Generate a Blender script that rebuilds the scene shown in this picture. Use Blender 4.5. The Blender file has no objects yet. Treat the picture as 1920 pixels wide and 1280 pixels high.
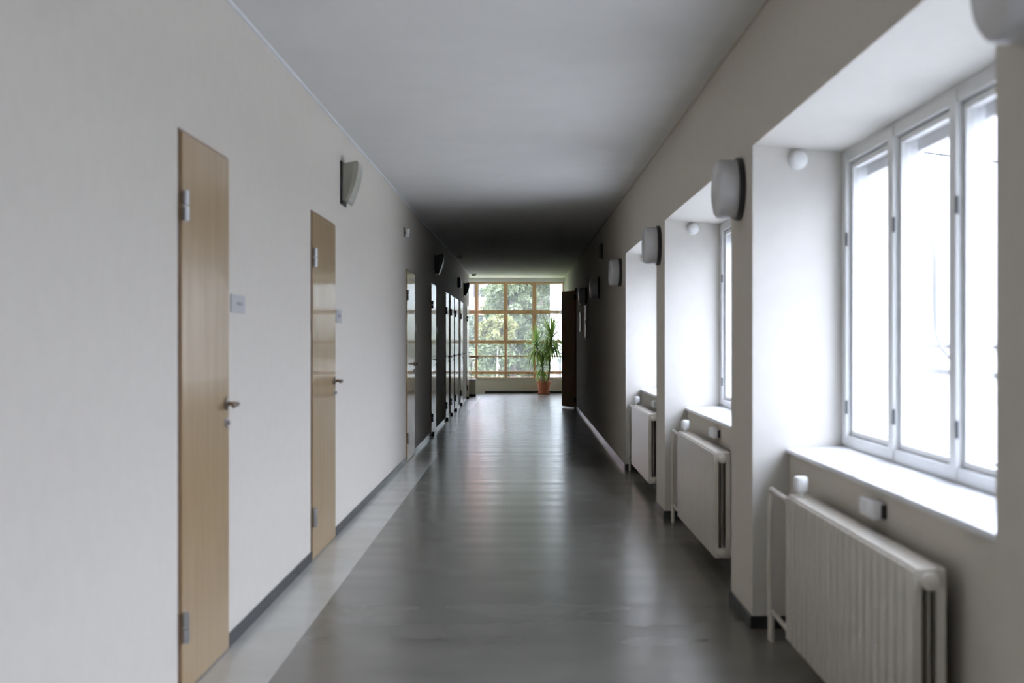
import bpy, bmesh, math, random
import numpy as np
from mathutils import Vector, Matrix
random.seed(7)
PI = math.pi
C = bpy.context.scene.collection
F = 2400.0          # focal length in pixels of the 1920 px frame
EYE = 1.32
XL, XR = -1.27, 1.055

# ------------------------------------------------------------------ materials
def new_mat(name):
    m = bpy.data.materials.new(name); m.use_nodes = True
    nt = m.node_tree
    return m, nt, nt.nodes['Principled BSDF']

def simple(name, col, rough=.5, metal=0., noise=0., scale=8., bump=0., coat=0., spec=.5, stretch=(1, 1, 1), coat_rough=.1):
    m, nt, b = new_mat(name)
    b.inputs['Roughness'].default_value = rough
    b.inputs['Metallic'].default_value = metal
    b.inputs['Specular IOR Level'].default_value = spec
    b.inputs['Coat Weight'].default_value = coat
    b.inputs['Coat Roughness'].default_value = coat_rough
    tc = nt.nodes.new('ShaderNodeTexCoord'); mp = nt.nodes.new('ShaderNodeMapping')
    mp.inputs['Scale'].default_value = stretch
    nt.links.new(tc.outputs['Object'], mp.inputs['Vector'])
    nz = nt.nodes.new('ShaderNodeTexNoise'); nz.inputs['Scale'].default_value = scale
    nz.inputs['Detail'].default_value = 5
    nt.links.new(mp.outputs['Vector'], nz.inputs['Vector'])
    r = nt.nodes.new('ShaderNodeValToRGB')
    a = [max(0, c * (1 - noise)) for c in col]; z = [min(1, c * (1 + noise)) for c in col]
    r.color_ramp.elements[0].color = (*a, 1); r.color_ramp.elements[0].position = .3
    r.color_ramp.elements[1].color = (*z, 1); r.color_ramp.elements[1].position = .7
    nt.links.new(nz.outputs['Fac'], r.inputs['Fac'])
    nt.links.new(r.outputs['Color'], b.inputs['Base Color'])
    if bump:
        bp = nt.nodes.new('ShaderNodeBump'); bp.inputs['Strength'].default_value = bump
        bp.inputs['Distance'].default_value = .01
        nt.links.new(nz.outputs['Fac'], bp.inputs['Height'])
        nt.links.new(bp.outputs['Normal'], b.inputs['Normal'])
    return m

M = {}
M['wall'] = simple('painted plaster', (.64, .59, .51), .8, spec=.2, noise=.015, scale=14, bump=.06)
M['reveal'] = simple('lighter reveal tone', (.66, .63, .575), .7, noise=.015, scale=14, bump=.05, spec=.3)  # bay reveals and soffits, toned a little lighter than the walls
M['ceiling'] = simple('ceiling paint', (.77, .75, .71), .85, spec=.15, noise=.02, scale=3, bump=.03)
M['white'] = simple('white gloss paint', (.80, .81, .81), .28, noise=.01, scale=20)
M['sillm'] = simple('white stone sill', (.86, .87, .88), .16, noise=.02, scale=9)
M['frame_w'] = simple('white window paint', (.74, .74, .72), .35, noise=.02, scale=6, stretch=(1, 1, .1))
M['radiator'] = simple('radiator enamel', (.70, .65, .56), .2, noise=.01, scale=10, coat=.25, coat_rough=.15)
M['black'] = simple('black vinyl', (.022, .023, .026), .25, noise=.1, scale=12, bump=.15)
M['basev'] = simple('dark vinyl skirting', (.032, .033, .036), .22, noise=.12, scale=5, bump=.5, stretch=(1, .6, 1))
M['dark'] = simple('dark plastic', (.03, .03, .032), .4, noise=.05)
M['steel'] = simple('brushed steel', (.42, .42, .42), .4, metal=1., noise=.04, scale=30)
M['brass'] = simple('aged brass steel', (.30, .25, .20), .28, metal=1., noise=.04, scale=30)
M['edge'] = simple('dark reddish door edge', (.16, .075, .045), .45, noise=.1, scale=20, stretch=(1, 1, .1))
M['plate'] = simple('grey plastic plate', (.40, .385, .37), .4, noise=.03)
M['plate_w'] = simple('white plastic', (.78, .78, .76), .4, noise=.02)
M['ink'] = simple('grey print', (.25, .25, .26), .5)
M['terracotta'] = simple('terracotta', (.50, .17, .085), .6, noise=.12, scale=12)
M['soil'] = simple('potting soil', (.05, .035, .025), .9, noise=.3, scale=60, bump=.6)
M['stem'] = simple('yucca trunk', (.30, .23, .15), .8, noise=.25, scale=30, bump=.6, stretch=(1, 1, 2))
M['red'] = simple('red plastic', (.55, .03, .02), .35, noise=.05)
M['lampwhite'] = simple('opal glass', (.60, .59, .58), .25, noise=.01)
M['sconce'] = simple('grey green enamel', (.34, .335, .27), .4, noise=.03)
M['sconce_light'] = simple('pale enamel', (.42, .41, .34), .35, noise=.03)
M['facade'] = simple('white render', (.86, .86, .85), .8, noise=.03, scale=4)
M['facade_line'] = simple('grey metal flashing', (.07, .075, .08), .5, noise=.05)
M['paving'] = simple('pale paving', (.42, .41, .39), .9, noise=.1, scale=3)
M['ground'] = simple('lawn', (.10, .16, .05), .9, noise=.3, scale=3)
M['house'] = simple('blue grey render', (.15, .165, .18), .8, noise=.05)
M['roof'] = simple('red roof tiles', (.32, .12, .08), .8, noise=.1, scale=6)
M['bark'] = simple('bark', (.20, .16, .14), .9, noise=.3, scale=10, bump=.5)
M['cream'] = simple('cream render', (.55, .53, .44), .6, noise=.03)

def wood(name, c1, c2, rough, coat, scale=1., axis='Z', coat_rough=.06):
    m, nt, b = new_mat(name)
    tc = nt.nodes.new('ShaderNodeTexCoord'); mp = nt.nodes.new('ShaderNodeMapping')
    mp.inputs['Scale'].default_value = {'Z': (9, 9, .5), 'X': (.5, 9, 9), 'Y': (9, .5, 9)}[axis]
    nt.links.new(tc.outputs['Object'], mp.inputs['Vector'])
    nz = nt.nodes.new('ShaderNodeTexNoise'); nz.inputs['Scale'].default_value = 2.2 * scale
    nz.inputs['Detail'].default_value = 9; nz.inputs['Roughness'].default_value = .65; nz.inputs['Distortion'].default_value = .6
    nt.links.new(mp.outputs['Vector'], nz.inputs['Vector'])
    r = nt.nodes.new('ShaderNodeValToRGB')
    r.color_ramp.elements[0].color = (*c1, 1); r.color_ramp.elements[0].position = .32
    r.color_ramp.elements[1].color = (*c2, 1); r.color_ramp.elements[1].position = .68
    nt.links.new(nz.outputs['Fac'], r.inputs['Fac'])
    nt.links.new(r.outputs['Color'], b.inputs['Base Color'])
    b.inputs['Roughness'].default_value = rough
    b.inputs['Coat Weight'].default_value = coat; b.inputs['Coat Roughness'].default_value = coat_rough
    if axis == 'Z' and coat > .5:          # fine vertical grain relief spreads reflections sideways
        m2 = nt.nodes.new('ShaderNodeMapping'); m2.inputs['Scale'].default_value = (1, 150, 1.2)
        n2 = nt.nodes.new('ShaderNodeTexNoise'); n2.inputs['Scale'].default_value = 1; n2.inputs['Detail'].default_value = 2
        bp = nt.nodes.new('ShaderNodeBump'); bp.inputs['Strength'].default_value = 1; bp.inputs['Distance'].default_value = .0008
        nt.links.new(tc.outputs['Object'], m2.inputs['Vector']); nt.links.new(m2.outputs['Vector'], n2.inputs['Vector'])
        nt.links.new(n2.outputs['Fac'], bp.inputs['Height'])
        nt.links.new(bp.outputs['Normal'], b.inputs['Normal']); nt.links.new(bp.outputs['Normal'], b.inputs['Coat Normal'])
    return m
M['birch'] = wood('lacquered birch veneer', (.36, .235, .105), (.45, .31, .155), .38, .6)
M['oak'] = wood('oiled oak', (.58, .34, .17), (.70, .44, .25), .5, .1, axis='Z')
M['oak_h'] = wood('oiled oak rail', (.58, .34, .17), (.70, .44, .25), .5, .1, axis='X')
M['brown'] = wood('brown veneer', (.30, .16, .07), (.38, .22, .10), .5, .15)

def floor_mat(name, c1, c2, rough):
    m, nt, b = new_mat(name)
    L = nt.links.new
    tc = nt.nodes.new('ShaderNodeTexCoord')
    n1 = nt.nodes.new('ShaderNodeTexNoise'); n1.inputs['Scale'].default_value = 2.5; n1.inputs['Detail'].default_value = 8
    L(tc.outputs['Object'], n1.inputs['Vector'])
    r = nt.nodes.new('ShaderNodeValToRGB')
    r.color_ramp.elements[0].color = (*c1, 1); r.color_ramp.elements[0].position = .3
    r.color_ramp.elements[1].color = (*c2, 1); r.color_ramp.elements[1].position = .7
    L(n1.outputs['Fac'], r.inputs['Fac']); L(r.outputs['Color'], b.inputs['Base Color'])
    # gentle waviness across the corridor: wide undulation in the vinyl sheet, each band a different wear
    mp = nt.nodes.new('ShaderNodeMapping'); mp.inputs['Scale'].default_value = (.05, 2.2, 1)
    L(tc.outputs['Object'], mp.inputs['Vector'])
    n2 = nt.nodes.new('ShaderNodeTexNoise'); n2.inputs['Scale'].default_value = 1.9; n2.inputs['Detail'].default_value = 0
    L(mp.outputs['Vector'], n2.inputs['Vector'])
    mr = nt.nodes.new('ShaderNodeMapRange')
    mr.inputs['From Min'].default_value = .3; mr.inputs['From Max'].default_value = .7
    mr.inputs['To Min'].default_value = rough * .88; mr.inputs['To Max'].default_value = rough * 1.14
    L(n2.outputs['Fac'], mr.inputs['Value']); L(mr.outputs['Result'], b.inputs['Roughness'])
    bp = nt.nodes.new('ShaderNodeBump'); bp.inputs['Strength'].default_value = .25; bp.inputs['Distance'].default_value = .0005
    L(n2.outputs['Fac'], bp.inputs['Height']); L(bp.outputs['Normal'], b.inputs['Normal'])
    return m
M['floor'] = floor_mat('dark linoleum', (.130, .123, .104), (.155, .147, .125), .225)
M['strip'] = floor_mat('pale linoleum strip', (.40, .39, .35), (.47, .46, .42), .24)

def glass_mat():
    m = bpy.data.materials.new('window glass'); m.use_nodes = True
    nt = m.node_tree; nt.nodes.clear(); L = nt.links.new
    o = nt.nodes.new('ShaderNodeOutputMaterial'); mx = nt.nodes.new('ShaderNodeMixShader')
    t = nt.nodes.new('ShaderNodeBsdfTransparent'); g = nt.nodes.new('ShaderNodeBsdfGlossy')
    t.inputs['Color'].default_value = (.975, .975, .98, 1); g.inputs['Roughness'].default_value = .02
    f = nt.nodes.new('ShaderNodeFresnel'); f.inputs['IOR'].default_value = 1.45
    ge = nt.nodes.new('ShaderNodeNewGeometry'); sb = nt.nodes.new('ShaderNodeMath'); sb.operation = 'SUBTRACT'; sb.inputs[0].default_value = 1
    ml = nt.nodes.new('ShaderNodeMath'); ml.operation = 'MULTIPLY'
    L(ge.outputs['Backfacing'], sb.inputs[1]); L(f.outputs['Fac'], ml.inputs[0]); L(sb.outputs['Value'], ml.inputs[1])
    L(ml.outputs['Value'], mx.inputs['Fac']); L(t.outputs['BSDF'], mx.inputs[1]); L(g.outputs['BSDF'], mx.inputs[2])
    L(mx.outputs['Shader'], o.inputs['Surface'])
    return m
M['glass'] = glass_mat()
def hazed():
    m = M['glass'].copy(); m.name = 'dusty window glass'; nt = m.node_tree
    out = [n for n in nt.nodes if n.type == 'OUTPUT_MATERIAL'][0]; src = out.inputs['Surface'].links[0].from_socket
    tr = nt.nodes.new('ShaderNodeBsdfTranslucent'); tr.inputs['Color'].default_value = (.9, .9, .9, 1)
    mx = nt.nodes.new('ShaderNodeMixShader'); mx.inputs['Fac'].default_value = .022  # pale veil mixed into the clear glass to haze the view beyond
    nt.links.new(src, mx.inputs[1]); nt.links.new(tr.outputs['BSDF'], mx.inputs[2]); nt.links.new(mx.outputs['Shader'], out.inputs['Surface'])
    return m
M['hazed'] = hazed()

def leaf_mat(name, c1, c2, trans=.35, scale=1.2, rough=.45):
    m, nt, b = new_mat(name); L = nt.links.new
    tc = nt.nodes.new('ShaderNodeTexCoord'); nz = nt.nodes.new('ShaderNodeTexNoise')
    nz.inputs['Scale'].default_value = scale; nz.inputs['Detail'].default_value = 6; nz.inputs['Roughness'].default_value = .8
    L(tc.outputs['Object'], nz.inputs['Vector'])
    r = nt.nodes.new('ShaderNodeValToRGB')
    r.color_ramp.elements[0].color = (*c1, 1); r.color_ramp.elements[0].position = .35
    r.color_ramp.elements[1].color = (*c2, 1); r.color_ramp.elements[1].position = .65
    L(nz.outputs['Fac'], r.inputs['Fac']); L(r.outputs['Color'], b.inputs['Base Color'])
    b.inputs['Roughness'].default_value = rough
    tr = nt.nodes.new('ShaderNodeBsdfTranslucent'); mx = nt.nodes.new('ShaderNodeMixShader')
    mx.inputs['Fac'].default_value = trans
    L(r.outputs['Color'], tr.inputs['Color'])
    L(b.outputs['BSDF'], mx.inputs[1]); L(tr.outputs['BSDF'], mx.inputs[2])
    L(mx.outputs['Shader'], nt.nodes['Material Output'].inputs['Surface'])
    return m
M['yucca'] = leaf_mat('yucca leaf', (.11, .21, .045), (.30, .42, .10), .4, 6.)
M['tree_a'] = leaf_mat('sage foliage', (.07, .09, .04), (.22, .25, .14), .35, 2.5)
M['tree_b'] = leaf_mat('grey green foliage', (.06, .08, .05), (.19, .22, .15), .35, 2.5)
M['tree_c'] = leaf_mat('yellowing foliage', (.11, .12, .04), (.25, .24, .09), .35, 2.5)

# ------------------------------------------------------------------ mesh helper
class MB:
    def __init__(s): s.bm = bmesh.new()
    def box(s, x0, x1, y0, y1, z0, z1):
        v = [s.bm.verts.new(p) for p in ((x0, y0, z0), (x1, y0, z0), (x1, y1, z0), (x0, y1, z0), (x0, y0, z1), (x1, y0, z1), (x1, y1, z1), (x0, y1, z1))]
        for f in ((3, 2, 1, 0), (4, 5, 6, 7), (0, 1, 5, 4), (1, 2, 6, 5), (2, 3, 7, 6), (3, 0, 4, 7)):
            s.bm.faces.new([v[i] for i in f])
        return s
    def hexa(s, p):          # 8 points, same order as box
        v = [s.bm.verts.new(q) for q in p]
        for f in ((3, 2, 1, 0), (4, 5, 6, 7), (0, 1, 5, 4), (1, 2, 6, 5), (2, 3, 7, 6), (3, 0, 4, 7)):
            s.bm.faces.new([v[i] for i in f])
        return s
    def prism(s, pts, axis, a, b):   # closed profile extruded along an axis
        def P(u, w, t): return {'Y': (u, t, w), 'X': (t, u, w), 'Z': (u, w, t)}[axis]
        A = [s.bm.verts.new(P(u, w, a)) for u, w in pts]; B = [s.bm.verts.new(P(u, w, b)) for u, w in pts]
        n = len(pts)
        s.bm.faces.new(A); s.bm.faces.new(B[::-1])
        for i in range(n): s.bm.faces.new([A[(i + 1) % n], A[i], B[i], B[(i + 1) % n]])
        return s
    def tube(s, pts, r, n=12, cap=True):
        pts = [Vector(p) for p in pts]; rs = r if isinstance(r, (list, tuple)) else [r] * len(pts)
        rings = []; up = Vector((0, 0, 1))
        ref = None
        for i, p in enumerate(pts):
            d = (pts[min(i + 1, len(pts) - 1)] - pts[max(i - 1, 0)]).normalized()
            if ref is None: ref = d.orthogonal().normalized()
            ref = (ref - d * ref.dot(d)).normalized(); q = d.cross(ref)
            rings.append([s.bm.verts.new(p + (ref * math.cos(2 * PI * k / n) + q * math.sin(2 * PI * k / n)) * rs[i]) for k in range(n)])
        for a, b in zip(rings, rings[1:]):
            for k in range(n): s.bm.faces.new([a[k], a[(k + 1) % n], b[(k + 1) % n], b[k]])
        if cap: s.bm.faces.new(rings[0][::-1]); s.bm.faces.new(rings[-1])
        return s
    def lathe(s, prof, c, axis='Z', n=40):   # prof: (radius, height along the axis)
        c = Vector(c); rings = []
        for r, h in prof:
            ring = []
            for k in range(n):
                a = 2 * PI * k / n; u, w = r * math.cos(a), r * math.sin(a)
                off = {'Z': (u, w, h), 'X': (h, u, w), 'Y': (u, h, w)}[axis]
                ring.append(s.bm.verts.new(c + Vector(off)))
            rings.append(ring)
        for a, b in zip(rings, rings[1:]):
            for k in range(n): s.bm.faces.new([a[k], a[(k + 1) % n], b[(k + 1) % n], b[k]])
        s.bm.faces.new(rings[0][::-1]); s.bm.faces.new(rings[-1])
        return s
    def build(s, name, mat, parent=None, bevel=0., smooth=False, seg=2, loc=None):
        bmesh.ops.recalc_face_normals(s.bm, faces=s.bm.faces)
        me = bpy.data.meshes.new(name); s.bm.to_mesh(me); s.bm.free()
        me.materials.append(mat)
        o = bpy.data.objects.new(name, me); C.objects.link(o)
        if loc is not None:
            me.transform(Matrix.Translation(-Vector(loc))); o.location = loc
        if smooth:
            for p in me.polygons: p.use_smooth = True
            try: me.set_sharp_from_angle(angle=math.radians(40))
            except Exception: pass
        if bevel:
            b = o.modifiers.new('bevel', 'BEVEL'); b.width = bevel; b.segments = seg; b.limit_method = 'ANGLE'
        if parent is not None:
            o.parent = parent; o.location = Vector(o.location) - Vector(parent.location)
        return o

def tag(o, label, cat, group=None, kind=None):
    o['label'] = label; o['category'] = cat
    if group: o['group'] = group
    if kind: o['kind'] = kind
    return o
def thing(name, loc, label, cat, group=None, kind=None):
    o = bpy.data.objects.new(name, None); C.objects.link(o); o.location = loc; o.empty_display_size = .1
    return tag(o, label, cat, group, kind)
def copy_tree(o, loc, label):
    c = o.copy(); C.objects.link(c); c.location = loc; c['label'] = label
    for ch in o.children:
        d = ch.copy(); C.objects.link(d); d.parent = c
        for g in ch.children:
            e = g.copy(); C.objects.link(e); e.parent = d
    return c

# ------------------------------------------------------------------ setting
Y0, YB, YH = -8.6, 32.35, 30.25       # back end behind the camera, far wall, end of left wall
def zc(y): return 2.765 + .0045 * y
HX = -4.2                              # far side of the stair hall

m = MB(); m.box(HX, 1.7, Y0, YB + .3, -.25, 0)
tag(m.build('floor', M['floor']), 'dark grey polished floor running the whole length of the corridor', 'floor', kind='structure')
m = MB(); m.box(XL, -.985, Y0, YH, .0, .0015)
tag(m.build('floor_strip', M['strip']), 'pale grey floor strip along the left wall', 'floor', kind='structure')
m = MB()
m.hexa([(HX - .2, Y0 - .2, zc(Y0)), (1.7, Y0 - .2, zc(Y0)), (1.7, YB + .3, zc(YB)), (HX - .2, YB + .3, zc(YB)),
        (HX - .2, Y0 - .2, 3.3), (1.7, Y0 - .2, 3.3), (1.7, YB + .3, 3.3), (HX - .2, YB + .3, 3.3)])
tag(m.build('ceiling', M['ceiling']), 'smooth white ceiling running down the corridor to the dark end', 'ceiling', kind='structure')

# left wall with door openings (near edge, far edge)
DOORS = [(4.726, 5.487), (7.678, 8.61), (13.92, 14.94), (17.68, 18.62), (21.02, 21.82), (22.36, 23.42), (23.78, 25.1), (25.95, 26.97), (28.9, 30.02)]
DH = 2.10
TOP = 2.96
def door_h(i): return 2.095 if i < 3 else 2.12
m = MB(); y = Y0
for i, (a, b) in enumerate(DOORS):
    m.box(XL - .25, XL, y, a - .012, 0, TOP); m.box(XL - .25, XL, a - .012, b + .012, door_h(i) + .012, TOP); y = b + .012
m.box(XL - .25, XL, y, YH, 0, TOP)
tag(m.build('wall_left', M['wall']), 'long off-white wall with the row of wooden doors', 'wall', kind='structure')
m = MB(); m.box(HX, XL - .25, YH - .2, YH, 0, TOP); m.box(HX - .2, HX, YH - .2, YB + .3, 0, TOP)
tag(m.build('wall_hall', M['wall']), 'pale wall around the stair landing beyond the left corridor wall', 'wall', kind='structure')
m = MB(); m.box(XL - .25, 1.7, Y0 - .2, Y0, 0, TOP)
tag(m.build('wall_rear', M['wall']), 'off-white wall closing the corridor behind the viewer', 'wall', kind='structure')

# right wall with window bays
BAYS = [5.875 + 3.62 * k for k in range(-3, 3)]      # far edge of each bay
BW = 3.02
XO, XP, XW = 1.72, 1.225, 1.47                       # outer face, parapet face, window plane
m = MB(); y = Y0
for f in BAYS:
    n = f - BW
    m.box(XR, XO, y, n, 0, TOP)                                  # pillar
    m.hexa([(XR, n, 2.215), (XO, n, 2.17), (XO, f, 2.17), (XR, f, 2.215), (XR, n, TOP), (XO, n, TOP), (XO, f, TOP), (XR, f, TOP)])
    m.box(XP, XO, n, f, 0, .815)                                 # parapet under the sill
    y = f
DY0, DY1 = 24.98, 25.9
m.box(XR, XO, y, YB + .3, 0, TOP)
wr = m.build('wall_right', M['wall'])
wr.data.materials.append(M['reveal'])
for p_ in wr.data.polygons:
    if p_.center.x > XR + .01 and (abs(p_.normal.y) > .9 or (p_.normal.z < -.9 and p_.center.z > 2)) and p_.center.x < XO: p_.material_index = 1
tag(wr, 'off-white wall with deep window bays above the radiators', 'wall', kind='structure')

# far wall: low parapet, strip above the window
WT, WB = 1.32 + 110.5 / 74.2, 1.32 - 69.5 / 74.2      # window top / bottom
m = MB(); m.box(HX, XR, YB, YB + .3, 0, WB - .02); pass
tag(m.build('wall_back', M['cream']), 'low cream wall under the large window at the far end', 'wall', kind='structure')

m = MB(); m.box(HX, XR, YB, YB + .3, WT - .004, TOP)  # coloured white so the band looks lit, though it faces away from the window
tag(m.build('wall_end', M['white']), 'pale band of wall between the end window and the ceiling', 'wall', kind='structure')

# skirtings
m = MB(); y = Y0
for a, b in DOORS:
    m.box(XL, XL + .011, y, a - .006, 0, .06); y = b + .006
m.box(XL, XL + .011, y, YH, 0, .06)
tag(m.build('baseboard_left', M['basev'], bevel=.003), 'dark vinyl skirting along the foot of the door wall', 'baseboard', kind='structure')
m = MB(); y = Y0
for f in BAYS:
    n = f - BW
    m.box(XR - .011, XR, y, n + .011, 0, .06)
    m.box(XR, XP, n, n + .011, 0, .06); m.box(XP - .011, XP, n + .011, f - .011, 0, .06); m.box(XR, XP, f - .011, f, 0, .06)
    y = f - .011
m.box(XR - .011, XR, y, YB, 0, .06)
tag(m.build('baseboard_right', M['basev'], bevel=.003), 'black skirting around the pillars and window bays', 'baseboard', kind='structure')
m = MB(); m.box(-.955, XR - .011, YB - .014, YB, 0, .055)
tag(m.build('baseboard_back', M['black'], bevel=.003), 'black skirting under the large end window behind the potted plant', 'baseboard', kind='structure')
for s, nm, lb in ((XL, 'trim_1', 'thin white moulding where the door wall meets the ceiling'), (XR, 'trim_2', 'thin pale moulding where the window wall meets the ceiling')):
    m = MB(); d = .014 if s < 0 else -.014
    ye = YH if s < 0 else YB
    x0, x1 = min(s, s + d), max(s, s + d)
    m.hexa([(x0, Y0, zc(Y0) - .014), (x1, Y0, zc(Y0) - .014), (x1, ye, zc(ye) - .014), (x0, ye, zc(ye) - .014),
            (x0, Y0, zc(Y0)), (x1, Y0, zc(Y0)), (x1, ye, zc(ye)), (x0, ye, zc(ye))])
    tag(m.build(nm, M['white'] if s < 0 else M['wall']), lb, 'trim', kind='structure')

# ------------------------------------------------------------------ left doors
DLAB = ['wooden door nearest the viewer on the left wall', 'second pale wooden door from the viewer on the left wall',
        'third wooden door on the left wall, under the small white sensor', 'fourth door on the left wall, below the first dark wall speaker',
        'fifth door on the left wall, first of the close-set trio', 'sixth door on the left wall, middle of the close-set trio',
        'seventh door on the left wall, last of the close-set trio', 'eighth door on the left wall, below the small lit sign',
        'last door on the left wall, beside the stair landing']
for i, (a, b) in enumerate(DOORS):
    H = door_h(i)
    r = thing('door_%d' % (i + 1), (XL, a, 0), DLAB[i], 'door', 'doors along the left wall', 'structure')
    m = MB(); m.box(XL - .03, XL + .012, a + .004, b - .004, .008, H); m.build('door_leaf', M['birch'], r, bevel=.002)
    m = MB(); m.box(XL - .06, XL + .003, a - .011, a + .002, 0, H + .011); m.box(XL - .06, XL + .003, b - .002, b + .011, 0, H + .011)
    m.box(XL - .06, XL + .003, a + .002, b - .002, H + .002, H + .011); m.box(XL - .06, XL - .031, a + .002, b - .002, 0, H + .002)
    m.build('door_frame', M['edge'], r)
    dark = M['dark'] if i >= 3 else M['steel']
    for hz in (.26, 1.82):
        m = MB(); m.box(XL + .0125, XL + .016, a + .006, a + .05, hz - .057, hz + .057)
        hg = m.build('hinge', dark, r, bevel=.001)
        m = MB(); m.tube([(XL + .025, a + .006, hz - .056), (XL + .025, a + .006, hz - .003)], .013, 12)
        m.tube([(XL + .025, a + .006, hz + .003), (XL + .025, a + .006, hz + .056)], .013, 12)
        k = m.build('hinge_pin', dark, None, smooth=True); k.parent = hg
        k.location = (-r.location[0], -r.location[1], 0); k.location = Vector((0, 0, 0)); k.matrix_parent_inverse = Matrix.Translation(-Vector(r.location) - Vector(hg.location))
    hy = b - .065
    m = MB(); m.lathe([(.024, 0), (.026, .003), (.025, .008), (.012, .010)], (XL + .012, hy, 1.054), 'X', 24)
    m.tube([(XL + .015, hy, 1.054), (XL + .055, hy, 1.054), (XL + .064, hy - .006, 1.054), (XL + .068, hy - .02, 1.054),
            (XL + .069, hy - .11, 1.05)], [.009, .009, .0095, .0095, .008], 14)
    m.build('door_handle', M['brass'], r, smooth=True)
    m = MB(); m.lathe([(.021, 0), (.021, .006), (.010, .007), (.009, .018), (.004, .020)], (XL + .012, hy, .975), 'X', 24)
    m.build('lock_cylinder', M['steel'], r, smooth=True)
    if i >= 3:
        s = MB(); s.box(XL + .0125, XL + .052, a - .03, a - .002, .004, .068)
        s.build('door_stop', M['black'], r, bevel=.005)

# name plates and switch beside the doors
def plate(y0, y1, z0, z1, mat, label):
    r = thing('name_plate', (XL, (y0 + y1) / 2, z0), label, 'sign', 'room plates beside the doors')
    m = MB(); m.box(XL, XL + .006, y0, y1, z0, z1); m.build('plate', mat, r, bevel=.0015)
    if mat is M['plate']:
        m = MB()
        L = y1 - y0; h = z1 - z0; yy = y0 + L * .38
        for wv in (.10, .05, .12, .07):
            m.box(XL + .0061, XL + .0068, yy, yy + wv * L, z0 + h * .42, z0 + h * .60); yy += wv * L + .02 * L
        m.build('lettering', M['ink'], r)
plate(5.555, 5.83, 1.445, 1.525, M['plate'], 'grey room plate on the wall beside the nearest wooden door')
plate(8.68, 8.94, 1.445, 1.535, M['plate'], 'grey room plate beside the second wooden door')
plate(15.0, 15.25, 1.43, 1.515, M['plate_w'], 'small white room plate beside the third wooden door')
plate(18.75, 19.0, 1.43, 1.515, M['plate_w'], 'small white room plate beside the fourth door')

# wall speakers, left wall (wedge shaped, wide at the top)
def sconce(y0, label, body, strip):
    r = thing('wall_speaker', (XL, y0, 2.26), label, 'speaker', 'wedge-shaped speakers high on the left wall')
    z0, z1 = 2.28, 2.575
    prof = [(XL + .012, z0 + .015), (XL + .028, z0 + .022), (XL + .05, z0)]
    for k in range(9):
        t = k / 8; prof.append((XL + .06 + .065 * math.sin(t * PI / 2), z0 + .012 + (z1 - z0 - .02) * t))
    prof += [(XL + .118, z1), (XL + .012, z1 - .018)]
    m = MB(); m.prism(prof, 'Y', y0 + .012, y0 + .24); m.build('housing', body, r, bevel=.006, smooth=False)
    m = MB(); m.box(XL, XL + .011, y0, y0 + .252, z0 - .005, z1); m.build('back_plate', M['dark'], r, bevel=.002)
    pr2 = []
    for k in range(9):
        t = k / 8; pr2.append((XL + .061 + .068 * math.sin(t * PI / 2), z0 + .012 + (z1 - z0 - .03) * t))
    for k in range(8, -1, -1):
        t = k / 8; pr2.append((XL + .035 + .055 * math.sin(t * PI / 2), z0 + .02 + (z1 - z0 - .04) * t))
    m = MB(); m.prism(pr2, 'Y', y0 + .006, y0 + .246); m.build('grille', strip, r, bevel=.002)
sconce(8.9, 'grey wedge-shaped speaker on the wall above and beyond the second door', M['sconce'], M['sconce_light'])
sconce(18.45, 'dark wedge-shaped speaker above the fourth door in the shadowed wall', M['dark'], M['dark'])  # near-black colour paints in its silhouette against the light
sconce(27.45, 'dark wedge-shaped speaker near the far end window', M['dark'], M['dark'])  # also coloured near-black to stand as a silhouette

# small devices
r = thing('motion_sensor', (XL, 13.7, 2.42), 'small white sensor on a short bracket above the third door', 'sensor')
m = MB(); m.box(XL, XL + .012, 13.62, 13.70, 2.43, 2.53); m.build('bracket', M['sconce'], r, bevel=.002)
m = MB(); m.hexa([(XL + .025, 13.6, 2.43), (XL + .058, 13.6, 2.425), (XL + .058, 13.67, 2.425), (XL + .025, 13.67, 2.43),
                  (XL + .033, 13.6, 2.505), (XL + .07, 13.6, 2.51), (XL + .07, 13.67, 2.51), (XL + .033, 13.67, 2.505)])
m.build('sensor_head', M['plate_w'], r, bevel=.006)
m = MB(); m.tube([(XL + .008, 13.66, 2.47), (XL + .04, 13.65, 2.47)], .012, 10); m.build('arm', M['sconce'], r, smooth=True)
r = thing('exit_sign', (XL, 25.0, 2.42), 'small dark box sign with a white face high above the eighth door', 'sign')
m = MB(); m.box(XL, XL + .05, 24.9, 25.18, 2.36, 2.56); m.build('box', M['dark'], r, bevel=.004)
m = MB(); m.box(XL + .051, XL + .072, 24.92, 25.16, 2.37, 2.53); m.build('face_panel', M['plate_w'], r, bevel=.003)
def detector(x, y, label):
    z = zc(y)
    r = thing('smoke_detector', (x, y, z), label, 'smoke detector', 'round smoke detectors on the ceiling')
    m = MB(); m.lathe([(.062, -.012), (.062, 0)], (x, y, z), 'Z', 28); m.build('base', M['plate'], r, smooth=True)
    m = MB(); m.lathe([(.02, -.052), (.042, -.046), (.05, -.03), (.05, -.012)], (x, y, z), 'Z', 28); m.build('head', M['plate'], r, smooth=True)
detector(-1.15, 30.2, 'small grey smoke detector on the lit ceiling before the end window')
detector(-1.14, 23.2, 'small smoke detector on the dark stretch of ceiling')

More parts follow.
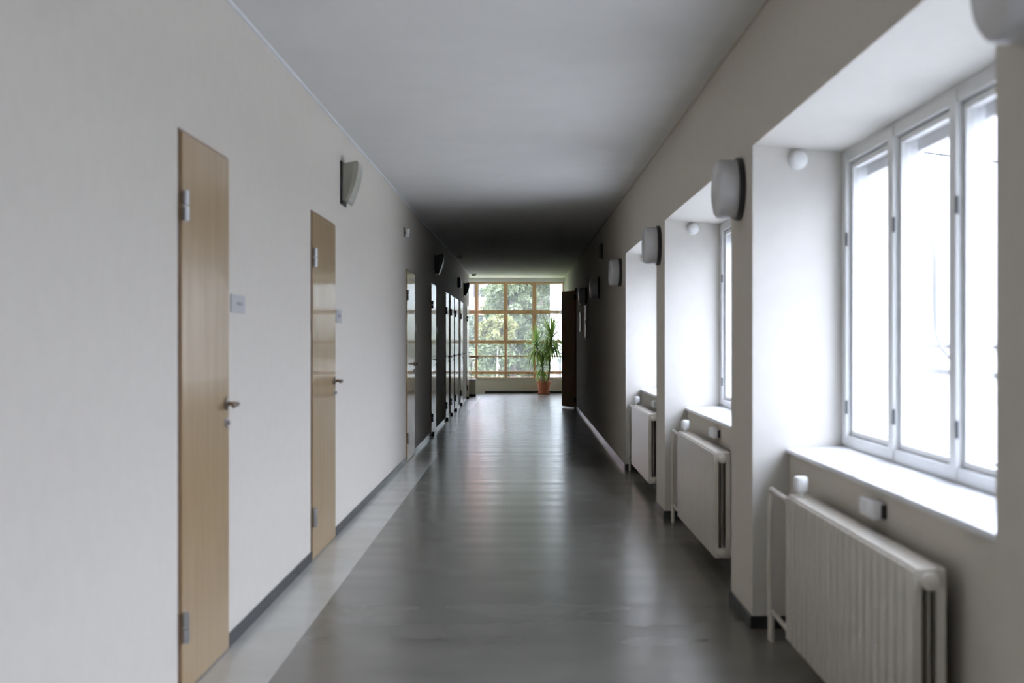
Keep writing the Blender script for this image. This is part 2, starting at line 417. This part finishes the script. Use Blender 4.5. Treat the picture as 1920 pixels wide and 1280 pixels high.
# ------------------------------------------------------------------ windows in the bays
GL = {0: None}
for k, f in enumerate(BAYS):
    n = f - BW
    idx = k + 2
    lab = {3: 'nearest white multi-pane window in the deep bay above the ribbed radiator', 4: 'second white window bay from the viewer, mostly hidden by its pillar',
           5: 'third and farthest side window bay, only its reveal and sill in sight'}.get(k, ['first', 'second', 'third'][k % 3] + ' white side window of the corridor part behind the viewer')
    r = thing('window_%d' % idx, (XW, f, .84), lab, 'window', kind='structure')
    z0, z1 = .84, 2.185
    a, b = n + .0, f - .0
    # sill
    m = MB(); m.hexa([(XP - .018, a + .004, .806), (XW + .004, a + .004, .815), (XW + .004, b - .004, .815), (XP - .018, b - .004, .806),
                      (XP - .018, a + .004, .827), (XW + .004, a + .004, .84), (XW + .004, b - .004, .84), (XP - .018, b - .004, .827)])
    m.build('window_sill', M['sillm'], r, bevel=.004)
    pitch = (b - a - .07) / 4
    mull = [a + .035 + pitch * j for j in range(5)]
    m = MB()
    m.box(XW, XW + .04, a, b, z0, z0 + .05); m.box(XW, XW + .04, a, b, z1 - .055, z1 + .02)
    for j, c in enumerate(mull):
        w = .035
        m.box(XW - .006, XW + .034, c - w, c + w, z0 + .01, z1 - .01)
    m.build('window_frame', M['frame_w'], r, bevel=.004)
    m = MB()                                        # inner sashes set back
    for c, d in zip(mull, mull[1:]):
        m.box(XW + .02, XW + .05, c + .038, c + .062, z0 + .052, z1 - .06); m.box(XW + .02, XW + .05, d - .062, d - .038, z0 + .052, z1 - .06)
        m.box(XW + .02, XW + .05, c + .062, d - .062, z0 + .052, z0 + .075); m.box(XW + .02, XW + .05, c + .062, d - .062, z1 - .085, z1 - .06)
    m.build('sash', M['frame_w'], r, bevel=.002)
    m = MB()                                        # deep casing and outer frame
    for c in mull:
        m.box(XW + .05, XW + .115, c - .045, c + .045, z0 + .03, z1 - .02)
    m.box(XW + .05, XW + .20, a, b, z0 - .02, z0 + .045); m.box(XW + .05, XW + .115, a, b, z1 - .075, z1 + .02)
    for c, d in zip(mull, mull[1:]):
        m.box(XW + .085, XW + .115, c + .06, d - .06, z0 + .045, z0 + .08); m.box(XW + .085, XW + .115, c + .06, d - .06, z1 - .12, z1 - .075)
    m.build('outer_frame', M['white'], r, bevel=.003)
    if k >= 2:
        for c, d in zip(mull, mull[1:]):
            for hz in (1.02, 1.78):
                g = MB(); g.tube([(XW - .002, d - .037, hz - .03), (XW - .002, d - .037, hz + .03)], .006, 8); g.build('hinge', M['facade_line'], r, smooth=True)
    for c, d in zip(mull, mull[1:]):
        m = MB(); m.box(XW + .033, XW + .037, c + .058, d - .058, z0 + .07, z1 - .08); m.build('pane', M['glass'], r)
        m = MB(); m.box(XW + .098, XW + .102, c + .046, d - .046, z0 + .075, z1 - .115); m.build('pane', M['glass'], r)

# back window
r = thing('window_1', (0, YB, WB), 'large wood-framed grid window filling the far end of the corridor', 'window', kind='structure')
s = 74.2
def bx(px): return (px - 980) / s
def bz(py): return EYE + (639 - py) / s
rows = [(528.5, 531), (582.5, 587), (639, 643.8), (695.6, 701), (707, 709)]
m = MB(); vx = [893.3 - 54.3 * 3, 893.3 - 54.3 * 2, 893.3 - 54.3, 893.3, 948, 1002, 1056.3]
zt, zb = bz(528.5), bz(709)
for i, v in enumerate(vx):
    w = .03 if v < 1050 else .02
    m.box(bx(v) - w, min(bx(v) + w, XR - .002), YB + .02, YB + .12, zb, zt)
fr = m.build('window_frame', M['oak'], r, bevel=.003)
m = MB()
for p0, p1 in rows: m.box(HX + .01, XR - .005, YB + .026, YB + .114, bz(p1), bz(p0))
m.box(HX + .01, XR - .005, YB + .03, YB + .07, bz(668.8), bz(666.2))
m.build('transom', M['oak_h'], r, bevel=.003)
cells = []
cr = [(531, 582.5), (587, 639), (643.8, 666.2), (668.8, 695.6), (701, 707)]
for (v0, v1) in zip(vx, vx[1:]):
    for j, (p0, p1) in enumerate(cr):
        x0, x1 = bx(v0) + .03, bx(v1) - .03
        if v1 > 1050: x1 += .01
        z1_, z0_ = bz(p0), bz(p1)
        if j in (0, 1):
            m = MB(); t = .022
            m.box(x0 + .004, x0 + t, YB + .035, YB + .075, z0_ + .004, z1_ - .004); m.box(x1 - t, x1 - .004, YB + .035, YB + .075, z0_ + .004, z1_ - .004)
            m.box(x0 + t, x1 - t, YB + .035, YB + .075, z0_ + .004, z0_ + t); m.box(x0 + t, x1 - t, YB + .035, YB + .075, z1_ - t, z1_ - .004)
            m.build('sash', M['oak'], r, bevel=.002)
        m = MB(); m.box(x0, x1, YB + .054, YB + .060, z0_, z1_); m.build('pane', M['hazed'], r)
for py, xs in ((585, (883, 904, 937, 959, 990, 1014, 1045)), (641.4, (883, 904, 937, 960, 990, 1014)), (698.5, (904, 937, 959, 990))):
    for px in xs:
        m = MB(); m.box(bx(px) - .04, bx(px) + .04, YB + .016, YB + .026, bz(py) - .012, bz(py) + .012); m.build('window_catch', M['brown'], r, bevel=.003)
for px, py in ((949, 613), (1001.5, 595)):
    m = MB(); m.box(bx(px) - .012, bx(px) + .012, YB + .010, YB + .02, bz(py) - .045, bz(py) + .045); m.build('window_catch', M['brown'], r, bevel=.003)
m = MB(); m.box(HX + .01, XR - .013, YB - .02, YB + .12, zb - .03, zb - .002); m.build('window_sill', M['cream'], r, bevel=.004)

# ------------------------------------------------------------------ radiators
def radiator(loc_y, label):
    L = 1.72; n = 20; p = L / n
    r = thing('radiator', (1.126, 4.4, 0), label, 'radiator', 'white ribbed radiators in the window bays')
    m = MB(); y0 = 4.4 - L / 2
    xf, xb = 1.08, 1.173
    for i in range(n):
        a = y0 + i * p + .007; b = a + p - .014
        m.box(xf, xf + .026, a, b, .10, .682); m.box(xb - .026, xb, a, b, .10, .682)
        m.box(xf + .045, xb - .045, a, b, .14, .64)
    m.box(xf + .009, xb - .002, y0 + .006, y0 + L - .006, .635, .690); m.box(xf + .009, xb - .002, y0 + .006, y0 + L - .006, .092, .15)
    m.build('radiator_body', M['radiator'], r, bevel=.0125, seg=4)
    m = MB()
    for z in (.655, .122):
        m.tube([(1.1265, y0 - .004, z), (1.1265, y0 + L + .004, z)], .022, 16)
        m.lathe([(.012, -.012), (.024, -.008), (.026, .004)], (1.1265, y0 - .004, z), 'Y', 20)
    m.build('header_tube', M['radiator'], r, smooth=True)
    yf = y0 + L
    m = MB(); X = 1.095
    m.tube([(X, yf - .0, .660), (X, yf + .37, .668), (X, yf + .40, .655), (X, yf + .405, .62), (X, yf + .405, .0)], .011, 12)
    m.tube([(X, yf - .0, .128), (X, yf + .33, .135), (X, yf + .36, .12), (X, yf + .365, .0)], .011, 12)
    m.build('pipe', M['radiator'], r, smooth=True)
    m = MB(); m.lathe([(.012, -.02), (.014, .012), (.026, .016), (.029, .03), (.029, .068), (.024, .076), (.008, .078)], (1.125, yf - .08, .695), 'Z', 28)
    m.build('thermostat_knob', M['plate_w'], r, smooth=True)
    for yy, zz in ((y0 + .25, .18), (y0 + L - .25, .18), (y0 + .25, .58), (y0 + L - .25, .58)):
        m = MB(); m.box(xb - .01, XP, yy - .012, yy + .012, zz, zz + .02)
        m.build('wall_bracket', M['radiator'], r)
    return r
R1 = radiator(4.4, 'nearest ribbed white radiator, with its pipes and white knob')
copy_tree(R1, (1.126, 8.08, 0), 'middle white radiator, between the first two pillars')
copy_tree(R1, (1.126, 11.85, 0), 'farthest white radiator, in the last window bay')

def socket():
    r = thing('wall_socket', (XP, 4.4, .73), 'double socket on the parapet above the nearest radiator', 'socket', 'sockets under the window sills')
    m = MB(); m.box(XP - .045, XP, 4.31, 4.49, .715, .775); m.build('box', M['plate_w'], r, bevel=.006)
    for yy in (4.355, 4.445):
        m = MB(); m.lathe([(.022, .004), (.024, 0), (.012, -.006)], (XP - .047, yy, .745), 'X', 20)
        m.build('outlet', M['white'], r, smooth=True)
    m = MB(); m.box(XP - .018, XP - .002, 4.303, 4.3095, .722, .768); m.build('end_cap', M['dark'], r)
    return r
S1 = socket()
copy_tree(S1, (XP, 8.02, .73), 'double socket on the parapet above the middle radiator')
copy_tree(S1, (XP, 11.64, .73), 'double socket on the parapet above the farthest radiator')

# round white discs on the bay reveals
def disc(f, label):
    r = thing('wall_button', (1.262, f, 2.15), label, 'alarm', 'round white alarms on the bay reveals')
    m = MB(); m.lathe([(.044, 0), (.044, -.012), (.036, -.016)], (1.262, f, 2.15), 'Y', 28); m.build('base', M['plate_w'], r, smooth=True)
    m = MB(); m.lathe([(.036, -.016), (.034, -.03), (.024, -.036), (.006, -.038)], (1.262, f, 2.15), 'Y', 28); m.build('cap', M['plate_w'], r, smooth=True)
    return r
D1 = disc(BAYS[3], 'round white alarm high in the nearest window bay')
copy_tree(D1, (1.262, BAYS[4], 2.15), 'round white alarm high in the second window bay')
copy_tree(D1, (1.262, BAYS[5], 2.15), 'round white alarm in the farthest window bay, partly behind a wall lamp')

# round wall lamps
def lamp():
    r = thing('wall_lamp', (XR, 6.19, 2.053), 'round white wall lamp on the pillar between the first and second window bays', 'lamp', 'round opal lamps on the right wall')
    c = (XR, 6.19, 2.053)
    m = MB(); m.lathe([(.150, 0), (.152, -.006), (.152, -.026), (.146, -.030)], c, 'X', 48); m.build('back_ring', M['dark'], r, smooth=True)
    m = MB(); m.lathe([(.140, -.030), (.142, -.05), (.142, -.095), (.138, -.112), (.125, -.124), (.09, -.131), (.04, -.134), (.004, -.135)], c, 'X', 48)
    m.build('lamp_shade', M['lampwhite'], r, smooth=True)
    return r
LP = lamp()
for yy, lb in ((2.54, 'round white wall lamp cut off by the top right corner'), (9.85, 'second round white lamp, on the pillar between the second and third window bays'),
               (13.72, 'third round white lamp, just past the last window bay'), (17.6, 'fourth round lamp, on the dim wall with a pale left rim'),
               (21.1, 'last and darkest round lamp, above the tall notice frame')):
    copy_tree(LP, (XR, yy, 2.053), lb)

# far right wall objects
r = thing('junction_box', (XR, 17.0, 2.5), 'dark slim box high on the shadowed right wall', 'box')
m = MB(); m.box(XR - .03, XR, 16.8, 17.2, 2.40, 2.60); m.build('box', M['dark'], r, bevel=.004)
m = MB(); m.box(XR - .036, XR - .031, 16.83, 17.17, 2.42, 2.58); m.build('cover', M['dark'], r, bevel=.002)
r = thing('notice_frame', (XR, 21.2, 1.36), 'tall slim white frame on the dark right wall under the last lamp', 'notice board')
m = MB(); m.box(XR - .012, XR, 20.95, 21.65, 1.37, 1.93); m.build('panel', M['plate_w'], r, bevel=.002)
m = MB(); m.box(XR - .022, XR - .0125, 20.94, 20.98, 1.36, 1.94); m.box(XR - .022, XR - .0125, 21.62, 21.66, 1.36, 1.94)
m.box(XR - .022, XR - .0125, 20.98, 21.62, 1.36, 1.385); m.box(XR - .022, XR - .0125, 20.98, 21.62, 1.915, 1.94); m.build('frame', M['plate'], r)
m = MB(); m.box(XR - .03, XR - .0225, 20.94, 20.98, 1.60, 1.66); m.build('latch', M['dark'], r)
r = thing('notice_frame', (XR, 23.1, 1.36), 'smaller dim notice on the right wall beside the brown door', 'notice board')
m = MB(); m.box(XR - .016, XR, 22.9, 23.5, 1.5, 1.83); m.build('panel', M['plate'], r, bevel=.002)
m = MB(); m.box(XR - .02, XR - .0165, 22.89, 23.51, 1.49, 1.51); m.box(XR - .02, XR - .0165, 22.89, 23.51, 1.82, 1.84); m.build('frame', M['dark'], r)
r = thing('motion_sensor', (XR, 22.0, 2.38), 'tiny white sensor above the last round lamp on the right wall', 'sensor')
m = MB(); m.box(XR - .03, XR, 21.95, 22.05, 2.36, 2.43); m.build('sensor_head', M['plate_w'], r, bevel=.008)
m = MB(); m.box(XR - .012, XR, 21.97, 22.03, 2.43, 2.46); m.build('bracket', M['plate_w'], r, bevel=.002)
r = thing('alarm_box', (XR, 31.6, 1.9), 'grey metal box on the wall between the end window and the brown door', 'box')
m = MB(); m.box(XR - .10, XR, 31.4, 31.7, 1.945, 2.245); m.build('box', M['plate'], r, bevel=.004)
m = MB(); m.box(XR - .106, XR - .1005, 31.42, 31.68, 1.965, 2.225); m.build('lid', M['plate'], r, bevel=.002)
m = MB(); m.tube([(XR - .02, 31.55, 2.245), (XR - .02, 31.55, zc(31.5))], .010, 8); m.build('conduit', M['plate_w'], r, smooth=True)
r = thing('fire_alarm', (XR, 31.7, 1.5), 'small red fire alarm call point by the end window', 'alarm')
m = MB(); m.box(XR - .055, XR, 31.65, 31.74, 1.53, 1.62); m.build('box', M['red'], r, bevel=.005)
m = MB(); m.box(XR - .058, XR - .0555, 31.665, 31.725, 1.55, 1.60); m.build('button', M['plate_w'], r, bevel=.001)

# open brown door on the right wall
r = thing('door_10', (XR - .005, 24.95, 0), 'dark brown door standing open from the right wall near the end window', 'door', kind='structure')
ang = math.atan2(.5, -.235)
r.rotation_euler = (0, 0, 0)
W = math.hypot(.235, .5)
def leafpart(name, x0, x1, y0, y1, z0, z1, mat, bev=.002, par=None):
    m = MB(); m.box(x0, x1, y0, y1, z0, z1); bmesh.ops.rotate(m.bm, cent=(0, 0, 0), matrix=Matrix.Rotation(ang, 3, 'Z'), verts=m.bm.verts)
    o = m.build(name, mat, None, bevel=bev); o.parent = par or r; return o
leafpart('door_leaf', 0.0, W, 0.0, .042, .03, 2.305, M['brown'])
leafpart('escutcheon', W - .075, W - .035, .042, .048, .93, 1.11, M['dark'], .002)
leafpart('door_handle', W - .17, W - .045, .085, .102, 1.065, 1.085, M['dark'], .004)
leafpart('handle_neck', W - .062, W - .045, .046, .09, 1.066, 1.084, M['dark'], .003)
leafpart('hinge', -.012, .012, .01, .05, .12, .22, M['dark'], .002)
leafpart('hinge', -.012, .012, .01, .05, 2.12, 2.22, M['dark'], .002)
m = MB(); m.box(XR - .055, XR - .012, 24.86, 24.90, .0, .05)
tag(m.build('door_stop', M['black'], bevel=.005), 'small black door stop on the floor below the open brown door', 'door stop')
m = MB(); m.box(XR - .045, XR - .0, 24.80, 24.86, 2.29, 2.34)
tag(m.build('door_closer', M['dark'], bevel=.006), 'small dark bracket above the hinge side of the open brown door', 'bracket')

# ------------------------------------------------------------------ stair landing
m = MB(); m.box(XL - .2, -1.11, YH, YH + .16, .05, .40)
o = tag(m.build('landing_parapet', M['cream'], bevel=.004), 'short low plinth wall at the stair landing with a black foot', 'plinth', kind='structure')
m = MB(); m.box(XL - .2, -1.105, YH - .006, YH + .165, 0, .06); m.build('plinth_foot', M['black'], o, bevel=.002)
m = MB(); m.box(XL - .2, -1.10, YH - .008, YH + .168, .40, .418); m.build('plinth_lit_top', M['white'], o, bevel=.003)  # white colour stands in for light falling on the plinth top
r = thing('stair_handrail', (-1.2, YH + .08, .418), 'wooden handrail on a bent metal post at the stair landing', 'handrail')
m = MB(); m.box(-2.9, -1.035, YH + .05, YH + .11, .925, .975); m.build('handrail', M['oak_h'], r, bevel=.015, seg=3)
m = MB(); yy = YH + .08
m.tube([(-1.225, yy, .418), (-1.225, yy, .80), (-1.205, yy, .85), (-1.16, yy, .868), (-1.08, yy, .872), (-1.06, yy, .885), (-1.058, yy, .93)], .009, 10)
m.build('post', M['steel'], r, smooth=True)

# ------------------------------------------------------------------ potted yucca
PX, PY = .525, 31.8
r = thing('potted_yucca', (PX, PY, 0), 'tall yucca with long drooping leaves in a terracotta pot', 'potted plant')
m = MB(); m.lathe([(.15, .004), (.165, .03), (.160, .032), (.145, .012)], (PX, PY, 0), 'Z', 40); m.build('saucer', M['terracotta'], r, smooth=True)
m = MB(); m.lathe([(.115, .013), (.125, .02), (.163, .26), (.176, .262), (.180, .33), (.166, .332), (.158, .29), (.155, .285)], (PX, PY, 0), 'Z', 40)
m.build('pot', M['terracotta'], r, smooth=True)
m = MB(); m.lathe([(.150, .275), (.152, .30), (.08, .306), (.01, .308)], (PX, PY, 0), 'Z', 32); m.build('soil', M['soil'], r)
def pp(px, py, dy=0.): return Vector(((px - 980) * (PY + dy) / F, PY + dy, EYE - (py - 639) * (PY + dy) / F))
stems = [[(PX + .10, PY, .30), pp(1031, 690), pp(1029, 660), pp(1033, 636, -.05)],
         [(PX - .03, PY + .02, .30), pp(1017, 690, .05), pp(1013, 668, .05), pp(1006, 650, .05)],
         [(PX + .0, PY - .04, .30), pp(1019, 706, -.08), pp(1017, 684, -.08)]]
for st in stems:
    m = MB(); m.tube(st, [.024, .022, .020, .018][:len(st)], 10); m.build('stem', M['stem'], r, smooth=True)
def crown(centers, n, L0, L1, droop, wid, rng):
    bm = bmesh.new()
    for i in range(n):
        t = i / (n - 1)                     # 0 = bottom (hanging), 1 = top (upright)
        c0 = centers[0].lerp(centers[1], t)
        az = i * 2.39996 + rng.uniform(-.3, .3)
        el = -0.45 + 1.9 * t ** 1.25 + rng.uniform(-.15, .15)
        el = min(el, 1.5)
        L = rng.uniform(L0, L1)
        d = Vector((math.cos(az) * math.cos(el), math.sin(az) * math.cos(el), math.sin(el)))
        side = Vector((-math.sin(az), math.cos(az), 0))
        g = droop * (1.15 - t) * rng.uniform(.7, 1.2)
        ns = 9; prev = None; p = c0.copy(); v = d.copy()
        for k in range(ns + 1):
            s_ = k / ns
            w = wid * (math.sin(min(1, s_ * 2.4 + .28) * PI / 2)) * (1 - s_ ** 2.6) + .0006
            nrm = v.cross(side).normalized()
            row = [bm.verts.new(p - side * w + nrm * w * .35), bm.verts.new(p), bm.verts.new(p + side * w + nrm * w * .35)]
            if prev:
                bm.faces.new([prev[0], prev[1], row[1], row[0]]); bm.faces.new([prev[1], prev[2], row[2], row[1]])
            prev = row
            p = p + v * (L / ns)
            if p.x > .98: p.x = .98; v.x = -abs(v.x) * .3
            if p.y > YB - .06: p.y = YB - .06; v.y = -abs(v.y) * .3
            v = (v + Vector((0, 0, -1)) * g / ns * (1 + s_ * 1.5)).normalized()
    mm = MB(); mm.bm.free(); mm.bm = bm
    return mm
rng = random.Random(11)
crown([pp(1033, 650, -.05), pp(1034, 630, -.05)], 96, .45, .66, 1.9, .023, rng).build('leaf_crown', M['yucca'], r, smooth=True)
crown([pp(1007, 662, .05), pp(1005, 644, .05)], 66, .38, .60, 2.2, .023, rng).build('leaf_crown', M['yucca'], r, smooth=True)
crown([pp(1017, 700, -.08), pp(1017, 684, -.08)], 34, .28, .46, 3.0, .021, rng).build('leaf_crown', M['yucca'], r, smooth=True)
crown([pp(1024, 668, .0), pp(1026, 655, .0)], 30, .32, .50, 3.2, .021, rng).build('leaf_crown', M['yucca'], r, smooth=True)

# ------------------------------------------------------------------ outdoors
GZ = -5.5
m = MB(); m.box(-60, 60, YB + .6, 130, GZ - .3, GZ); 
tag(m.build('ground', M['ground']), 'green lawn below the building outside', 'ground', kind='structure')
m = MB(); m.box(1.8, 60, -40, YB + .6, GZ - .3, GZ)
tag(m.build('courtyard_ground', M['paving']), 'pale paved courtyard outside the side windows', 'ground', kind='structure')
r = thing('white_wing', (1.25, 45, GZ), 'bright white wing of the building seen through the right of the end window', 'building')
m = MB(); m.box(1.25, 5.5, 34, 58.5, GZ, 7.5); m.build('wall', M['facade'], r)
m = MB(); m.box(1.2, 5.6, 33.9, 58.6, 7.5, 7.65); m.build('roof_edge', M['facade_line'], r)
m = MB(); m.tube([(1.19, 40.8, GZ), (1.19, 40.8, .85)], .035, 10); m.build('drain_pipe', M['facade_line'], r, smooth=True)
r = thing('low_wing', (5, 20, GZ), 'white lower building with grey flashing lines outside the nearest side window', 'building')
m = MB(); m.box(5.0, 12, -14, 33, GZ, 1.24); m.build('wall', M['facade'], r)
m = MB(); m.box(4.96, 12.05, -14, 33, 1.24, 1.275); m.box(4.97, 4.999, -14, 33, .93, .98); m.build('flashing', M['facade_line'], r)
m = MB()
pts = []
for k in range(25):
    t = k / 24
    pts.append((3.4 + .0 * t, 9.6 - 1.6 * t + .25 * math.sin(t * PI), 2.55 - 1.35 * t - .35 * math.sin(t * PI)))
def sp(px, py, X):      # a point on the plane X seen at a pixel
    y = X * F / (px - 980); return (X, y, EYE - (py - 639) * y / F)
curve = [sp(px, py, 3.2) for px, py in ((1600, 300), (1660, 336), (1715, 383), (1735, 407), (1748, 440), (1752, 490), (1752, 560), (1754, 620), (1765, 650), (1782, 672), (1840, 700))]
m = MB(); m.tube(curve, .015, 8)
tag(m.build('hanging_cable', M['facade_line'], smooth=True), 'thin grey cable hanging in a curve outside the nearest side window', 'cable')
m = MB(); m.tube([(4.0, 14.0, 4.55), (4.0, 12.3, 3.53 + .52), (4.4, 12.2, 3.9)], .01, 8)
m.bm.free(); m = MB()
A = (4.2, 4.2 * F / (1560 - 980), 0); A = (A[0], A[1], EYE + (639 - 262) * A[1] / F)
B = (7.5, 7.5 * F / (1900 - 980), 0); B = (B[0], B[1], EYE + (639 - 308) * B[1] / F)
m.tube([A, B], .014, 8)
tag(m.build('overhead_wire', M['facade_line'], smooth=True), 'thin straight wire crossing the sky outside the nearest side window', 'wire')

# houses behind the trees
r = thing('distant_house', (-7, 78, GZ), 'blue-grey house with white windows behind the trees', 'building', 'houses beyond the trees')
m = MB(); m.box(-14, -2.55, 76, 86, GZ, 7.0); m.build('wall', M['house'], r)
for xx in (-3.05, -4.6, -6.2, -8.0):
    for zz in (3.55, 0.6):
        m = MB(); m.box(xx - .3, xx + .12, 75.94, 75.99, zz, zz + 1.1); m.build('window', M['plate'], r)
m = MB(); m.prism([(75.4, 7.0), (86.6, 7.0), (81, 9.2)], 'X', -14.4, -2.2); m.build('roof', M['roof'], r)
r = thing('distant_house', (-5, 70, GZ), 'lower house with a red tiled roof behind the trees', 'building', 'houses beyond the trees')
m = MB(); m.box(-9, -2.25, 69, 73, GZ, 2.7); m.build('wall', M['house'], r)
m = MB(); m.prism([(68.6, 2.7), (73.4, 2.7), (71, 3.75)], 'X', -9.4, -2.0); m.build('roof', M['roof'], r)

def foliage(name, cx, cy, cz, rx, ry, rz, nblob, nleaf, size, mat, parent, seed, gap=0.):
    rg = np.random.default_rng(seed)
    u = rg.normal(size=(nblob, 3)); u /= np.linalg.norm(u, axis=1)[:, None]
    rad = rg.uniform(.35, 1., nblob) ** .6
    cen = u * rad[:, None] * np.array([rx, ry, rz]) * .85
    br = rg.uniform(.16, .30, nblob) * min(rx, rz)
    which = rg.integers(0, nblob, nleaf)
    v = rg.normal(size=(nleaf, 3)); v /= np.linalg.norm(v, axis=1)[:, None]
    pos = cen[which] + v * (br[which] * rg.uniform(.6, 1.05, nleaf))[:, None] + np.array([cx, cy, cz])
    a = rg.normal(size=(nleaf, 3)); a /= np.linalg.norm(a, axis=1)[:, None]
    b = np.cross(a, rg.normal(size=(nleaf, 3))); b /= np.linalg.norm(b, axis=1)[:, None]
    s1 = (size * rg.uniform(.6, 1.3, nleaf))[:, None]
    V = np.empty((nleaf, 4, 3)); V[:, 0] = pos - a * s1; V[:, 1] = pos - b * s1 * .45; V[:, 2] = pos + a * s1; V[:, 3] = pos + b * s1 * .45
    V -= np.array(parent.location)
    me = bpy.data.meshes.new(name)
    me.vertices.add(nleaf * 4); me.vertices.foreach_set('co', V.astype(np.float32).ravel())
    me.loops.add(nleaf * 4); me.loops.foreach_set('vertex_index', np.arange(nleaf * 4, dtype=np.int32))
    me.polygons.add(nleaf); me.polygons.foreach_set('loop_start', np.arange(0, nleaf * 4, 4, dtype=np.int32))
    me.update(calc_edges=True); me.materials.append(mat)
    o = bpy.data.objects.new(name, me); C.objects.link(o); o.parent = parent
    return o
def tree(x, y, h, rx, rz, mat, label, seed, n=26000, size=.10):
    r = thing('tree', (x, y, GZ), label, 'tree', 'trees outside the end window')
    rg = random.Random(seed)
    m = MB(); top = GZ + h
    m.tube([(x, y, GZ - .1), (x + .1, y, GZ + h * .35), (x - .05, y, GZ + h * .7), (x, y, top - .5)], [.1 * rx, .08 * rx, .05 * rx, .012 * rx], 10)
    for k in range(9):
        z = GZ + h * rg.uniform(.3, .8); a = rg.uniform(0, 2 * PI); l = rx * rg.uniform(.5, .85)
        m.tube([(x, y, z), (x + math.cos(a) * l * .5, y + math.sin(a) * l * .5, z + l * .35), (x + math.cos(a) * l, y + math.sin(a) * l, z + l * .55)], [.07, .045, .012], 7)
    m.build('trunk', M['bark'], r, smooth=True)
    foliage('foliage', x, y, top - rz, rx, rx, rz, 90, n, size, mat, r, seed)
tree(-.35, 46, 11.0, 1.4, 4.6, M['tree_a'], 'sage green tree straight behind the middle of the end window', 3)
tree(.9, 62, 12.5, 2.4, 5.2, M['tree_a'], 'pale green tree meeting the white wing', 5)
tree(-3.2, 58, 8.7, 2.3, 3.8, M['tree_b'], 'grey-green tree at the left of the end window, in front of the red roof', 8)
tree(.3, 68, 13.0, 2.8, 5.6, M['tree_b'], 'tall grey-green tree behind the others', 12)
tree(-.8, 42, 7.7, .7, .5, M['tree_c'], 'small yellowing tree top behind the middle panes of the end window', 14, 5000, .08)
tree(-2.0, 52, 6.9, 2.2, 3.6, M['tree_a'], 'low sage green tree behind the lower left panes of the end window', 21)
tree(-.9, 74, 13.5, 1.6, 5.6, M['tree_b'], 'tall thin-topped tree beside the blue-grey house', 31)
tree(-8.2, 62, 9.0, 3.2, 4.0, M['tree_a'], 'broad green tree at the far left, hidden by the corridor wall', 19)

# ------------------------------------------------------------------ light
w = bpy.data.worlds.new('World'); bpy.context.scene.world = w; w.use_nodes = True
bg = w.node_tree.nodes['Background']; bg.inputs['Color'].default_value = (.745, .825, 1.0, 1)
# overcast sky: brighter towards the zenith
wt = w.node_tree
tc = wt.nodes.new('ShaderNodeTexCoord'); sx = wt.nodes.new('ShaderNodeSeparateXYZ'); mr = wt.nodes.new('ShaderNodeMapRange')
mr.inputs['From Min'].default_value = 0; mr.inputs['From Max'].default_value = 1; mr.inputs['To Min'].default_value = 1.35; mr.inputs['To Max'].default_value = 6.6
wt.links.new(tc.outputs['Generated'], sx.inputs[0]); wt.links.new(sx.outputs['Z'], mr.inputs['Value']); wt.links.new(mr.outputs['Result'], bg.inputs['Strength'])
def portal(loc, rot, sx, sy):
    l = bpy.data.lights.new('window_portal', 'AREA'); l.shape = 'RECTANGLE'; l.size = sx; l.size_y = sy
    l.cycles.is_portal = True
    o = bpy.data.objects.new('window_portal', l); C.objects.link(o); o.location = loc; o.rotation_euler = rot
for f in BAYS:
    portal((XW + .24, f - BW / 2, 1.51), (0, PI / 2, 0), 1.34, BW)
portal(((HX + XR) / 2, YB + .2, (WT + WB) / 2), (-PI / 2, 0, 0), XR - HX, WT - WB)

# ------------------------------------------------------------------ camera
cd = bpy.data.cameras.new('camera'); cam = bpy.data.objects.new('camera', cd); C.objects.link(cam)
cam.location = (0, 0, EYE); cam.rotation_euler = (PI / 2, 0, 0)
cd.sensor_width = 36; cd.lens = 36 * F / 1920; cd.shift_x = -20 / 1920; cd.shift_y = -1 / 1920
cd.dof.use_dof = True; cd.dof.focus_distance = 30; cd.dof.aperture_fstop = (cd.lens / 1000) / .015
cd.clip_end = 400
sc = bpy.context.scene; sc.camera = cam
sc.view_settings.view_transform = 'Standard'; sc.view_settings.look = 'None'; sc.view_settings.gamma = 1
sc.view_settings.exposure = 1.97
cy = sc.cycles
cy.use_denoising = True; cy.max_bounces = 10; cy.diffuse_bounces = 3; cy.glossy_bounces = 4; cy.transparent_max_bounces = 16
cy.sample_clamp_indirect = 8; cy.use_adaptive_sampling = True; cy.adaptive_threshold = .01
cy.caustics_reflective = False; cy.caustics_refractive = False
